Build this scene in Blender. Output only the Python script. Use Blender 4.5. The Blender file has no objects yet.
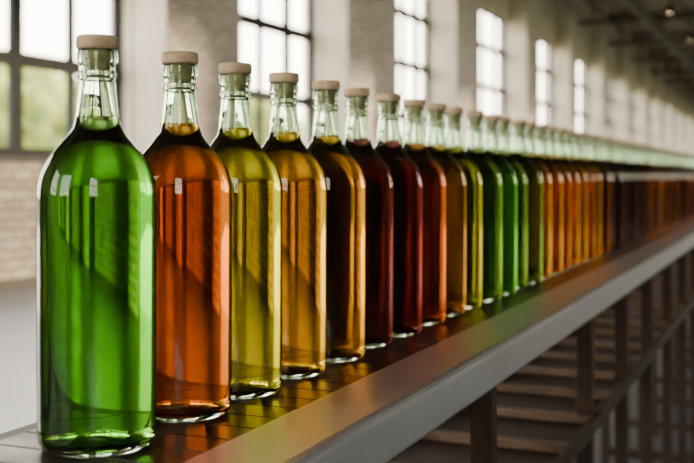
import bpy, bmesh, math, random
from mathutils import Vector, Matrix
random.seed(4)
scene = bpy.context.scene
TH = math.radians(22.9)
HC = 1.10
BED = HC - 0.197

# ---------------------------------------------------------------- helpers
def new_mat(name):
    m = bpy.data.materials.new(name); m.use_nodes = True
    nt = m.node_tree
    for n in list(nt.nodes): nt.nodes.remove(n)
    out = nt.nodes.new('ShaderNodeOutputMaterial')
    return m, nt, out

def principled(name, col, rough=.5, metal=0., noise=None, bump=0., col2=None, scale=10, stretch=(1,1,1), emit=None):
    m, nt, out = new_mat(name)
    p = nt.nodes.new('ShaderNodeBsdfPrincipled')
    p.inputs['Roughness'].default_value = rough
    p.inputs['Metallic'].default_value = metal
    p.inputs['Base Color'].default_value = (*col, 1)
    if emit:
        p.inputs['Emission Color'].default_value = (*emit[0], 1); p.inputs['Emission Strength'].default_value = emit[1]
    nt.links.new(p.outputs[0], out.inputs[0])
    if col2 is not None:
        tc = nt.nodes.new('ShaderNodeTexCoord'); mp = nt.nodes.new('ShaderNodeMapping')
        mp.inputs['Scale'].default_value = stretch
        nz = nt.nodes.new('ShaderNodeTexNoise'); nz.inputs['Scale'].default_value = scale
        nz.inputs['Detail'].default_value = 6
        rp = nt.nodes.new('ShaderNodeValToRGB')
        rp.color_ramp.elements[0].position = .35; rp.color_ramp.elements[1].position = .65
        rp.color_ramp.elements[0].color = (*col, 1); rp.color_ramp.elements[1].color = (*col2, 1)
        nt.links.new(tc.outputs['Object'], mp.inputs[0]); nt.links.new(mp.outputs[0], nz.inputs['Vector'])
        nt.links.new(nz.outputs['Fac'], rp.inputs[0]); nt.links.new(rp.outputs[0], p.inputs['Base Color'])
        mr = nt.nodes.new('ShaderNodeMapRange')
        mr.inputs['To Min'].default_value = max(rough-.1, .02); mr.inputs['To Max'].default_value = rough+.12
        nt.links.new(nz.outputs['Fac'], mr.inputs[0]); nt.links.new(mr.outputs[0], p.inputs['Roughness'])
        if bump:
            b = nt.nodes.new('ShaderNodeBump'); b.inputs['Strength'].default_value = bump
            b.inputs['Distance'].default_value = .002
            nt.links.new(nz.outputs['Fac'], b.inputs['Height']); nt.links.new(b.outputs[0], p.inputs['Normal'])
    return m

def add_box(bm, x0, x1, y0, y1, z0, z1, mi=0, bev=0):
    vs = [bm.verts.new(v) for v in ((x0,y0,z0),(x1,y0,z0),(x1,y1,z0),(x0,y1,z0),(x0,y0,z1),(x1,y0,z1),(x1,y1,z1),(x0,y1,z1))]
    fs = []
    for f in ((0,3,2,1),(4,5,6,7),(0,1,5,4),(1,2,6,5),(2,3,7,6),(3,0,4,7)):
        F = bm.faces.new([vs[i] for i in f]); F.material_index = mi; fs.append(F)
    if bev:
        es = list({e for F in fs for e in F.edges})
        bmesh.ops.bevel(bm, geom=es, offset=bev, segments=2, affect='EDGES', profile=.5)
    return fs

def beam(bm, a, b, w, mi=0):
    a = Vector(a); b = Vector(b); d = (b-a); L = d.length
    q = d.to_track_quat('Z', 'Y').to_matrix().to_4x4(); q.translation = a
    vs = [bm.verts.new(q @ Vector(v)) for v in ((-w,-w,0),(w,-w,0),(w,w,0),(-w,w,0),(-w,-w,L),(w,-w,L),(w,w,L),(-w,w,L))]
    for f in ((0,3,2,1),(4,5,6,7),(0,1,5,4),(1,2,6,5),(2,3,7,6),(3,0,4,7)):
        F = bm.faces.new([vs[i] for i in f]); F.material_index = mi

def finish(bm, name, mats, parent=None, smooth=False):
    me = bpy.data.meshes.new(name); bm.to_mesh(me); bm.free()
    for m in mats: me.materials.append(m)
    if smooth:
        for p in me.polygons: p.use_smooth = True
    o = bpy.data.objects.new(name, me); scene.collection.objects.link(o)
    if parent: o.parent = parent
    return o

def lathe(bm, prof, seg, mi):
    rings = []
    for r, z in prof:
        if r < 1e-6: rings.append([bm.verts.new((0,0,z))])
        else: rings.append([bm.verts.new((r*math.cos(2*math.pi*i/seg), r*math.sin(2*math.pi*i/seg), z)) for i in range(seg)])
    for a, b in zip(rings[:-1], rings[1:]):
        for i in range(seg):
            j = (i+1) % seg
            if len(a) == 1: F = bm.faces.new((a[0], b[j], b[i]))
            elif len(b) == 1: F = bm.faces.new((a[i], a[j], b[0]))
            else: F = bm.faces.new((a[i], a[j], b[j], b[i]))
            F.material_index = mi; F.smooth = True

def spline(pts, n=6):
    out = []
    P = [pts[0]] + list(pts) + [pts[-1]]
    for i in range(1, len(P)-2):
        p0, p1, p2, p3 = P[i-1], P[i], P[i+1], P[i+2]
        for k in range(n):
            t = k/n
            out.append(tuple(.5*((2*p1[c]) + (-p0[c]+p2[c])*t + (2*p0[c]-5*p1[c]+4*p2[c]-p3[c])*t*t + (-p0[c]+3*p1[c]-3*p2[c]+p3[c])*t**3) for c in (0,1)))
    out.append(pts[-1])
    return out

# ---------------------------------------------------------------- materials
def brick_mat(name, c1, c2, mortar, mixf=.5):
    m, nt, out = new_mat(name)
    p = nt.nodes.new('ShaderNodeBsdfPrincipled'); p.inputs['Roughness'].default_value = .85
    geo = nt.nodes.new('ShaderNodeNewGeometry'); sp = nt.nodes.new('ShaderNodeSeparateXYZ')
    ad = nt.nodes.new('ShaderNodeMath'); ad.operation = 'ADD'
    cb = nt.nodes.new('ShaderNodeCombineXYZ')
    nt.links.new(geo.outputs['Position'], sp.inputs[0])
    nt.links.new(sp.outputs['X'], ad.inputs[0]); nt.links.new(sp.outputs['Y'], ad.inputs[1])
    nt.links.new(ad.outputs[0], cb.inputs['X']); nt.links.new(sp.outputs['Z'], cb.inputs['Y'])
    br = nt.nodes.new('ShaderNodeTexBrick')
    br.inputs['Scale'].default_value = 1; br.inputs['Brick Width'].default_value = .30
    br.inputs['Row Height'].default_value = .105; br.inputs['Mortar Size'].default_value = .014
    br.inputs['Color1'].default_value = (*c1, 1); br.inputs['Color2'].default_value = (*c2, 1); br.inputs['Mortar'].default_value = (*mortar, 1)
    nz = nt.nodes.new('ShaderNodeTexNoise'); nz.inputs['Scale'].default_value = 1.3; nz.inputs['Detail'].default_value = 8
    mx = nt.nodes.new('ShaderNodeMix'); mx.data_type = 'RGBA'; mx.blend_type = 'MULTIPLY'; mx.inputs['Factor'].default_value = mixf
    nt.links.new(cb.outputs[0], br.inputs['Vector']); nt.links.new(geo.outputs['Position'], nz.inputs['Vector'])
    nt.links.new(br.outputs['Color'], mx.inputs['A']); nt.links.new(nz.outputs['Fac'], mx.inputs['B'])
    nt.links.new(mx.outputs['Result'], p.inputs['Base Color'])
    b = nt.nodes.new('ShaderNodeBump'); b.inputs['Strength'].default_value = .6; b.inputs['Distance'].default_value = .01
    nt.links.new(br.outputs['Fac'], b.inputs['Height']); b.invert = True
    nt.links.new(b.outputs[0], p.inputs['Normal']); nt.links.new(p.outputs[0], out.inputs[0])
    return m

M_BRICK = brick_mat('weathered_brick', (.50,.47,.42), (.28,.25,.215), (.13,.115,.10))
M_BRICKW = brick_mat('whitewashed_brick', (.90,.86,.78), (.60,.54,.46), (.26,.23,.20), .25)  # white-painted brick, lightened further in place of bounce light on the piers
M_BRICKD = brick_mat('dark_brick', (.16,.10,.07), (.10,.065,.045), (.08,.07,.06))
M_PLASTER = principled('plaster', (.62,.56,.46), .8, col2=(.48,.43,.35), scale=2)
M_FRAME = principled('window_frame_steel', (.008,.012,.016), .9, col2=(.014,.018,.022), scale=20)
M_SILL = principled('stone_sill', (.04,.04,.04), .8, col2=(.03,.03,.03), scale=8)
M_FLOOR = principled('concrete_floor', (.095,.106,.122), .34, col2=(.06,.067,.077), scale=1.2)
M_BOUNCE_APRON = principled('concrete_apron', (.72,.69,.62), .8, col2=(.60,.57,.51), scale=1.2)  # kept pale to bounce more light into the bottles
M_CEIL = principled('ceiling_paint', (.30,.25,.20), .8, col2=(.24,.20,.16), scale=3)
M_DARK = principled('dark_steel', (.03,.025,.022), .55, .4, col2=(.06,.04,.03), scale=14)
M_RUST = principled('rusted_steel', (.020,.012,.009), .65, .2, col2=(.046,.022,.013), scale=25, bump=.4)
M_SHELF = principled('shelf_bar', (.10,.065,.042), .5, .3, col2=(.16,.10,.065), scale=25, bump=.3)
M_RAIL = principled('galvanised_steel', (.40,.44,.49), .44, .65, col2=(.47,.51,.56), scale=5)
M_SLAT = principled('conveyor_slat', (.020,.017,.016), .42, .2, col2=(.045,.033,.027), scale=30, bump=.15)
M_CORK = principled('cork', (.56,.41,.25), .8, col2=(.74,.58,.39), scale=160, bump=.6)
M_LEAF = principled('foliage', (.055,.085,.010), .8, col2=(.17,.20,.03), scale=1.0)
M_GRASS = principled('grass', (.08,.11,.03), .9, col2=(.12,.14,.045), scale=.6)
M_BULB = principled('lamp_bulb', (1,.9,.7), .5, emit=((1,.78,.48), 25))

LEVEL = .239
def glass_mat():
    m, nt, out = new_mat('bottle_glass')
    g = nt.nodes.new('ShaderNodeBsdfGlass'); g.inputs['IOR'].default_value = 1.5
    g.inputs['Roughness'].default_value = 0; g.inputs['Color'].default_value = (.87,.95,.86,1)
    nt.links.new(g.outputs[0], out.inputs[0]); return m
M_GLASS = glass_mat()

def liquid_mat(name, T):
    m, nt, out = new_mat(name)
    g = nt.nodes.new('ShaderNodeBsdfGlass'); g.inputs['Roughness'].default_value = 0
    tc = nt.nodes.new('ShaderNodeTexCoord'); sp = nt.nodes.new('ShaderNodeSeparateXYZ')
    gt = nt.nodes.new('ShaderNodeMath'); gt.operation = 'GREATER_THAN'; gt.inputs[1].default_value = LEVEL-.0003
    ma = nt.nodes.new('ShaderNodeMath'); ma.operation = 'MULTIPLY_ADD'; ma.inputs[1].default_value = 1.36-.907; ma.inputs[2].default_value = .907
    nt.links.new(tc.outputs['Object'], sp.inputs[0]); nt.links.new(sp.outputs['Z'], gt.inputs[0])
    nt.links.new(gt.outputs[0], ma.inputs[0]); nt.links.new(ma.outputs[0], g.inputs['IOR'])
    nt.links.new(g.outputs[0], out.inputs['Surface'])
    s = [-math.log(max(t, 1e-5))/.08 for t in T]; d = max(s)
    v = nt.nodes.new('ShaderNodeVolumeAbsorption'); v.inputs['Density'].default_value = d
    v.inputs['Color'].default_value = (*[1-x/d for x in s], 1)
    nt.links.new(v.outputs[0], out.inputs['Volume'])
    return m

LIQ = {
 'green':  liquid_mat('liquid_green', (.09,.42,.010)),
 'amber':  liquid_mat('liquid_amber', (.58,.072,.0002)),
 'yellow': liquid_mat('liquid_yellow', (.56,.38,.0005)),
 'gold':   liquid_mat('liquid_gold', (.72,.245,.0002)),
 'orange': liquid_mat('liquid_orange', (.76,.185,.0002)),
 'dark':   liquid_mat('liquid_dark_red', (.035,.0015,.0008)),
 'red':    liquid_mat('liquid_red', (.07,.0015,.001)),
 'redor':  liquid_mat('liquid_red_orange', (.45,.035,.0005)),
 'olive':  liquid_mat('liquid_olive', (.28,.22,.0008)),
 'moss':   liquid_mat('liquid_moss', (.09,.19,.004)),
 'plum':   liquid_mat('liquid_plum', (.05,.008,.014)),
}

# ---------------------------------------------------------------- bottle mesh
def bottle_mesh():
    bm = bmesh.new(); S = 72
    outer = [(0,.008),(.012,.0068),(.024,.0035),(.031,.0008),(.035,0.),(.0385,.0012),(.0412,.0045),(.0423,.009),(.0425,.014)]
    outer = spline(outer, 3)
    body = [(.0425,.03),(.0428,.06),(.0428,.12),(.0430,.165),(.0430,.178)]
    shp = [(.0430,.178),(.0427,.1865),(.0413,.1950),(.0385,.2030),(.0338,.2107),(.0275,.2180),(.0216,.2253),(.0174,.2325),(.0154,.2410),(.0143,.250),(.0134,.259),(.0131,.2665)]
    sh = spline(shp, 4)
    fin = [(.0134,.2670),(.0141,.2676),(.0144,.2686),(.0144,.2698),(.0140,.2708),(.0134,.2714),(.0132,.2722),(.0132,.2765),
           (.0135,.2772),(.0144,.2778),(.0148,.2790),(.0149,.2815),(.0149,.2850),(.0147,.2868),(.0140,.2878),(.0120,.2880),(.0105,.2874),(.0100,.2860)]
    inner_up = [(.0102,.270),(.0107,.2645),(.0115,.2575),(.0125,.250),(.0133,.2440)]
    prof = outer + body + sh[1:] + fin + inner_up + [(.0141,LEVEL)]
    lathe(bm, prof, S, 0)
    liq = spline([(0,.0125),(.012,.0113),(.024,.008),(.032,.0052),(.0365,.0062),(.0396,.0098),(.0408,.016)], 3)
    liq += [(.0410,.03),(.0413,.06),(.0413,.12),(.0415,.165),(.0415,.177)]
    liq += spline([(.0415,.177),(.0412,.1855),(.0399,.1936),(.0372,.2015),(.0325,.2093),(.0262,.2168),(.0202,.2243),(.0160,.2318),(.0141,LEVEL)], 4)[1:]
    liq += [(.008,LEVEL),(0,LEVEL)]
    lathe(bm, liq, S, 1)
    cork = [(0,.272),(.0085,.272),(.0094,.2735),(.0096,.287),(.0099,.2883),(.0140,.2884),(.0150,.2892),(.0153,.2908),(.0153,.2952),(.0149,.2970),(.0138,.2980),(.008,.2984),(0,.2984)]
    lathe(bm, cork, S, 2)
    me = bpy.data.meshes.new('glass_bottle'); bm.to_mesh(me); bm.free()
    for m in (M_GLASS, LIQ['green'], M_CORK): me.materials.append(m)
    return me
BM = bottle_mesh()
ys = [.642,.755,.849,.949,1.0465,1.1466,1.239,1.3446,1.439,1.526,1.623,1.724,1.816]
while ys[-1] < 7.6: ys.append(ys[-1] + .097 + random.uniform(-.004,.004))
cols = ['green','amber','yellow','gold','orange','dark','red','redor','orange','olive','moss','green','moss','moss',
        'orange','orange','amber','orange','orange','amber','orange','amber','plum','dark','plum','plum','dark','plum','red','plum']
tail = ['redor','amber','dark','redor','plum','orange','red','amber','dark']
for i, y in enumerate(ys):
    o = bpy.data.objects.new('glass_bottle', BM); scene.collection.objects.link(o)
    o.location = (-.469 + (random.uniform(-.003,.003) if i > 3 else 0), y, BED+.0002)
    o.rotation_euler = (0,0,random.uniform(0,6))
    o.material_slots[1].link = 'OBJECT'
    o.material_slots[1].material = LIQ[cols[i] if i < len(cols) else tail[(i*5+i//3) % len(tail)]]

# ---------------------------------------------------------------- conveyor table
tab = bpy.data.objects.new('conveyor_table', None); scene.collection.objects.link(tab)
Y0, Y1 = -.5, 8.2
bm = bmesh.new()
y = Y0
while y < Y1:
    add_box(bm, -.545, -.3765, y, y+.0375, BED-.006, BED, bev=.001)
    y += .0385
finish(bm, 'conveyor_slats', [M_SLAT], tab)
bm = bmesh.new()
prof = [(-.376,BED-.012),(-.376,BED+.004),(-.3745,BED+.006),(-.371,BED+.007),(-.312,BED+.007),(-.307,BED+.0058),(-.3045,BED+.003),(-.304,BED-.001),
        (-.304,BED-.034),(-.3055,BED-.037),(-.309,BED-.038),(-.330,BED-.038),(-.330,BED-.034),(-.310,BED-.033),(-.308,BED-.002),(-.312,BED+.003),(-.371,BED+.003),(-.372,BED-.012)]
ring0 = [bm.verts.new((x, Y0, z)) for x, z in prof]; ring1 = [bm.verts.new((x, Y1, z)) for x, z in prof]
n = len(prof)
for i in range(n): bm.faces.new((ring0[i], ring0[(i+1)%n], ring1[(i+1)%n], ring1[i]))
bm.faces.new(ring0[::-1]); bm.faces.new(ring1)
bmesh.ops.recalc_face_normals(bm, faces=bm.faces[:])
finish(bm, 'side_channel', [M_RAIL], tab)
bm = bmesh.new()
add_box(bm, -.565, -.547, Y0, Y1, BED-.05, BED-.002, bev=.002)
add_box(bm, -.545, -.377, Y0, Y1, BED-.014, BED-.0065)
finish(bm, 'back_channel_and_bed', [M_DARK], tab)
bm = bmesh.new()
legs = [-.40,.05,.53,1.143,1.763,2.16,2.55]
while legs[-1] < 7.7: legs.append(legs[-1]+.42)
SH = HC-.40
for ly in legs:
    add_box(bm, -.331, -.306, ly-.0125, ly+.0125, 0, BED-.0385, bev=.002)
    add_box(bm, -.562, -.537, ly-.0125, ly+.0125, 0, BED-.0145, bev=.002)
    add_box(bm, -.342, -.295, ly-.024, ly+.024, 0, .008)
    add_box(bm, -.573, -.526, ly-.024, ly+.024, 0, .008)
    add_box(bm, -.537, -.331, ly-.010, ly+.010, BED-.07, BED-.045)
    add_box(bm, -.537, -.331, ly-.010, ly+.010, .22, .245)
finish(bm, 'legs', [M_RUST], tab)
bm = bmesh.new()
add_box(bm, -.305, -.293, Y0, Y1, SH-.012, SH+.010, bev=.002)
add_box(bm, -.577, -.563, Y0, Y1, SH-.012, SH+.010, bev=.002)
add_box(bm, -.305, -.293, Y0, Y1, .225, .245, bev=.002)
add_box(bm, -.563, -.305, Y0, Y1, SH-.0115, SH-.0085)  # added dark sheet, stands in for the shaded floor under the bars
finish(bm, 'lower_shelf_pan', [M_RUST], tab)
bm = bmesh.new()
y = Y0+.05
while y < Y1:
    add_box(bm, -.563, -.305, y, y+.020, SH-.008, SH+.006, bev=.002)
    y += .2
finish(bm, 'lower_shelf_bars', [M_SHELF], tab)

# ---------------------------------------------------------------- building shell
XL, XR = -7.6, 7.0; YB, YE = -7.0, 112.0; H = 8.0; SILL = 1.23; TOP = 5.6
wins = [(-6.1,-3.0),(7.3,11.12),(13.94,16.85),(20.7,23.25),(26.95,30.1)]
y = 33.7
while y < 106: wins.append((y, y+2.9)); y += 6.7
def side_wall(name, xin, sgn, wins, door=None, mats=(M_BRICK, M_PLASTER, M_BRICKW)):
    bm = bmesh.new(); T = .35
    xa, xb = sorted((xin, xin + sgn*T))
    if door:
        add_box(bm, xa, xb, YB, door[0], 0, SILL); add_box(bm, xa, xb, door[1], YE, 0, SILL)
        add_box(bm, xa, xb, door[0], door[1], door[2], TOP)
    else: add_box(bm, xa, xb, YB, YE, 0, SILL)
    add_box(bm, xa, xb, YB, YE, TOP, H)
    prev = YB
    ops = sorted(wins + ([door[:2]] if door else []))
    for a, b in ops:
        add_box(bm, xa, xb, prev, a, SILL, TOP, mi=2); prev = b
    add_box(bm, xa, xb, prev, YE, SILL, TOP, mi=2)
    px = sorted((xin, xin - sgn*.48))
    for a, b in ops:
        add_box(bm, px[0], px[1], b+.02, b+1.25, 0, H, mi=2)
    for f in bm.faces:
        f.normal_update()
        if abs(f.normal.y) > .5 or abs(f.normal.z) > .5 or f.calc_center_median().z > TOP: f.material_index = 1
    return finish(bm, name, list(mats))
ADDED_DOOR = (1.9, 4.6, 4.2)  # unseen opening, added to put bright refracted strips in the bottles
side_wall('wall_left', XL, -1, wins, ADDED_DOOR)
winsR = [(a-.3, b+.6) for a, b in wins if a > 12]
side_wall('wall_right', XR, 1, winsR, mats=(M_BRICKD, M_BRICKD, M_BRICKD))
bm = bmesh.new()
add_box(bm, XL+.002, XL+.10, ADDED_DOOR[0]-.12, ADDED_DOOR[0]+.02, 0, ADDED_DOOR[2]); add_box(bm, XL+.002, XL+.10, ADDED_DOOR[1]-.02, ADDED_DOOR[1]+.01, 0, ADDED_DOOR[2])
add_box(bm, XL+.002, XL+.10, ADDED_DOOR[0]-.12, ADDED_DOOR[1]+.01, ADDED_DOOR[2], ADDED_DOOR[2]+.12)
seg = 20
ra = [bm.verts.new((XL+.34+.22*math.cos(i*2*math.pi/seg), ADDED_DOOR[0]-.05, ADDED_DOOR[2]+.38+.22*math.sin(i*2*math.pi/seg))) for i in range(seg)]
rb = [bm.verts.new((v.co.x, ADDED_DOOR[1]-.03, v.co.z)) for v in ra]
for i in range(seg): bm.faces.new((ra[i], ra[(i+1)%seg], rb[(i+1)%seg], rb[i]))
bm.faces.new(ra); bm.faces.new(rb[::-1])
bmesh.ops.recalc_face_normals(bm, faces=bm.faces[:])
finish(bm, 'door_1', [M_DARK])
k = 1
def window(name, xc, sgn, a, b, vertical_axis='y'):
    bm = bmesh.new()
    x0, x1 = xc-.03, xc+.03
    add_box(bm, x0, x1, a, a+.10, SILL, TOP); add_box(bm, x0, x1, b-.10, b, SILL, TOP)
    add_box(bm, x0, x1, a+.10, b-.10, SILL, SILL+.17); add_box(bm, x0, x1, a+.10, b-.10, TOP-.09, TOP)
    nv = max(2, round((b-a)/.96))
    for i in range(1, nv):
        yy = a + (b-a)*i/nv; ww = .095 if i % 2 == 0 else .05
        add_box(bm, x0, x1, yy-ww, yy+ww, SILL+.17, TOP-.09)
    for z in (2.36, 3.5, 4.6):
        add_box(bm, x0-.01, x1+.01, a+.10, b-.10, z-.08, z+.08)
    sx = sorted((xc + .035*-sgn, xc + .26*-sgn))
    add_box(bm, sx[0], sx[1], a+.005, b-.005, SILL+.001, SILL+.06, mi=1)
    if vertical_axis == 'x':
        for v in bm.verts: v.co = Vector((v.co.y, v.co.x, v.co.z))
        bmesh.ops.reverse_faces(bm, faces=bm.faces[:])
    finish(bm, name, [M_FRAME, M_SILL])
for a, b in wins: window('window_%d' % k, XL-.2, -1, a, b); k += 1
for a, b in winsR: window('window_%d' % k, XR+.2, 1, a, b); k += 1
bm = bmesh.new()
add_box(bm, XL-.35, XR+.35, YB-.35, YB, 0, SILL); add_box(bm, XL-.35, XR+.35, YB-.35, YB, TOP, H)
prev = XL-.35
for a, b in ((-6.6,-3.0),(2.6,5.4)):  # openings behind the camera, added for frontal fill light
    add_box(bm, prev, a, YB-.35, YB, SILL, TOP); prev = b
    window('window_%d' % k, YB-.2, -1, a, b, 'x'); k += 1
add_box(bm, prev, XR+.35, YB-.35, YB, SILL, TOP)
finish(bm, 'wall_back', [M_BRICKD])
bm = bmesh.new(); add_box(bm, XL-.35, XR+.35, YE, YE+.35, 0, H); finish(bm, 'wall_far', [M_PLASTER])
bm = bmesh.new(); add_box(bm, XL-.35, XR+.35, YB-.35, YE+.35, -.2, 0); finish(bm, 'floor', [M_FLOOR])
bm = bmesh.new(); add_box(bm, XL-.35, XR+.35, YB-.35, YE+.35, H, H+.2); finish(bm, 'ceiling', [M_CEIL])
bm = bmesh.new()
zb, zt = 6.7, 7.85
beam(bm, (XL+.02,0,zb), (XR-.02,0,zb), .07); beam(bm, (XL+.02,0,zt), (XR-.02,0,zt), .07)
N = 10
for i in range(N):
    xa = XL+.1+(XR-XL-.2)*i/N; xb = XL+.1+(XR-XL-.2)*(i+1)/N
    if i % 2: beam(bm, (xa,0,zb), (xb,0,zt), .04)
    else: beam(bm, (xa,0,zt), (xb,0,zb), .04)
me = bpy.data.meshes.new('roof_truss'); bm.to_mesh(me); bm.free(); me.materials.append(M_DARK)
bm = bmesh.new()
lathe(bm, [(0,-.52),(.04,-.52),(.07,-.56),(.10,-.64),(.24,-.80),(.25,-.82),(.235,-.82),(.09,-.66),(0,-.64)][::-1], 24, 0)
lathe(bm, [(0,-.80),(.06,-.78),(.075,-.73),(.05,-.67),(0,-.66)], 16, 1)
beam(bm, (0,0,-.53), (0,0,-.071), .012)
ml = bpy.data.meshes.new('pendant_lamp'); bm.to_mesh(ml); bm.free(); ml.materials.append(M_DARK); ml.materials.append(M_BULB)
y = 5.8; j = 0
while y < 108:
    o = bpy.data.objects.new('roof_truss', me); o.location = (0,y,0); scene.collection.objects.link(o)
    if j >= 3:
        l = bpy.data.objects.new('pendant_lamp', ml); l.location = (-3.4,y,zb); scene.collection.objects.link(l)
    y += 6.7; j += 1
def pipe(name, x, z, r, mat):
    cu = bpy.data.curves.new(name, 'CURVE'); cu.dimensions = '3D'; cu.bevel_depth = r; cu.bevel_resolution = 4; cu.use_fill_caps = True
    s = cu.splines.new('POLY'); s.points.add(1); s.points[0].co = (x,YB+.1,z,1); s.points[1].co = (x,YE-.1,z,1)
    cu.materials.append(mat); o = bpy.data.objects.new(name, cu); scene.collection.objects.link(o)
pipe('ventilation_duct', -4.6, 6.43, .2, M_DARK)
pipe('ventilation_duct', -2.2, 6.48, .15, M_DARK)

# ---------------------------------------------------------------- outside
bm = bmesh.new(); add_box(bm, -140, XL-.36, -60, 220, -.3, -.1); finish(bm, 'ground_left', [M_GRASS])
bm = bmesh.new(); add_box(bm, XL-16, XL-.36, -8, 9, -.099, -.02); finish(bm, 'loading_apron', [M_BOUNCE_APRON])  # unseen pale slab, added as a reflector outside the opening
bm = bmesh.new(); add_box(bm, XR+.36, 140, -60, 220, -.3, -.1); finish(bm, 'ground_right', [M_GRASS])
from mathutils import noise
bm = bmesh.new()
for i in range(90):
    near = i < 58
    c = Vector((random.uniform(-44,-34), random.uniform(28,70) if near else random.uniform(20,170), random.uniform(1.4,4.0)))
    r = random.uniform(2.0,3.3)
    res = bmesh.ops.create_icosphere(bm, subdivisions=4, radius=r)
    for v in res['verts']:
        d = v.co.normalized(); v.co = c + Vector((v.co.x, v.co.y*1.2, v.co.z*1.05)) * (1+.4*noise.noise(d*2.5+c)+.25*noise.noise(d*7+c))
finish(bm, 'hedge', [M_LEAF], smooth=True)

# ---------------------------------------------------------------- light
w = bpy.data.worlds.new('World'); scene.world = w; w.use_nodes = True
nt = w.node_tree; bg = nt.nodes['Background']
tc = nt.nodes.new('ShaderNodeTexCoord'); sp = nt.nodes.new('ShaderNodeSeparateXYZ')
rp = nt.nodes.new('ShaderNodeValToRGB')
rp.color_ramp.elements[0].position = 0; rp.color_ramp.elements[0].color = (1,.87,.66,1)
rp.color_ramp.elements[1].position = .6; rp.color_ramp.elements[1].color = (.97,.95,.92,1)
nt.links.new(tc.outputs['Generated'], sp.inputs[0]); nt.links.new(sp.outputs['Z'], rp.inputs[0])
nt.links.new(rp.outputs[0], bg.inputs['Color']); bg.inputs['Strength'].default_value = 15
su = bpy.data.lights.new('sun', 'SUN'); su.energy = 16; su.color = (1,.74,.45); su.angle = math.radians(3)
so = bpy.data.objects.new('sun', su); scene.collection.objects.link(so)
so.rotation_euler = Vector((-.72,-.60,-.14)).to_track_quat('-Z','Y').to_euler()

# ---------------------------------------------------------------- camera
cam = bpy.data.cameras.new('camera'); co = bpy.data.objects.new('camera', cam); scene.collection.objects.link(co)
co.location = (0,0,HC); co.rotation_euler = (math.radians(90),0,TH)
cam.sensor_width = 36; cam.lens = 55.04; cam.shift_y = -56.5/694
cam.dof.use_dof = True; cam.dof.focus_distance = .90; cam.dof.aperture_fstop = 7
cam.clip_end = 500; cam.clip_start = .01
scene.camera = co
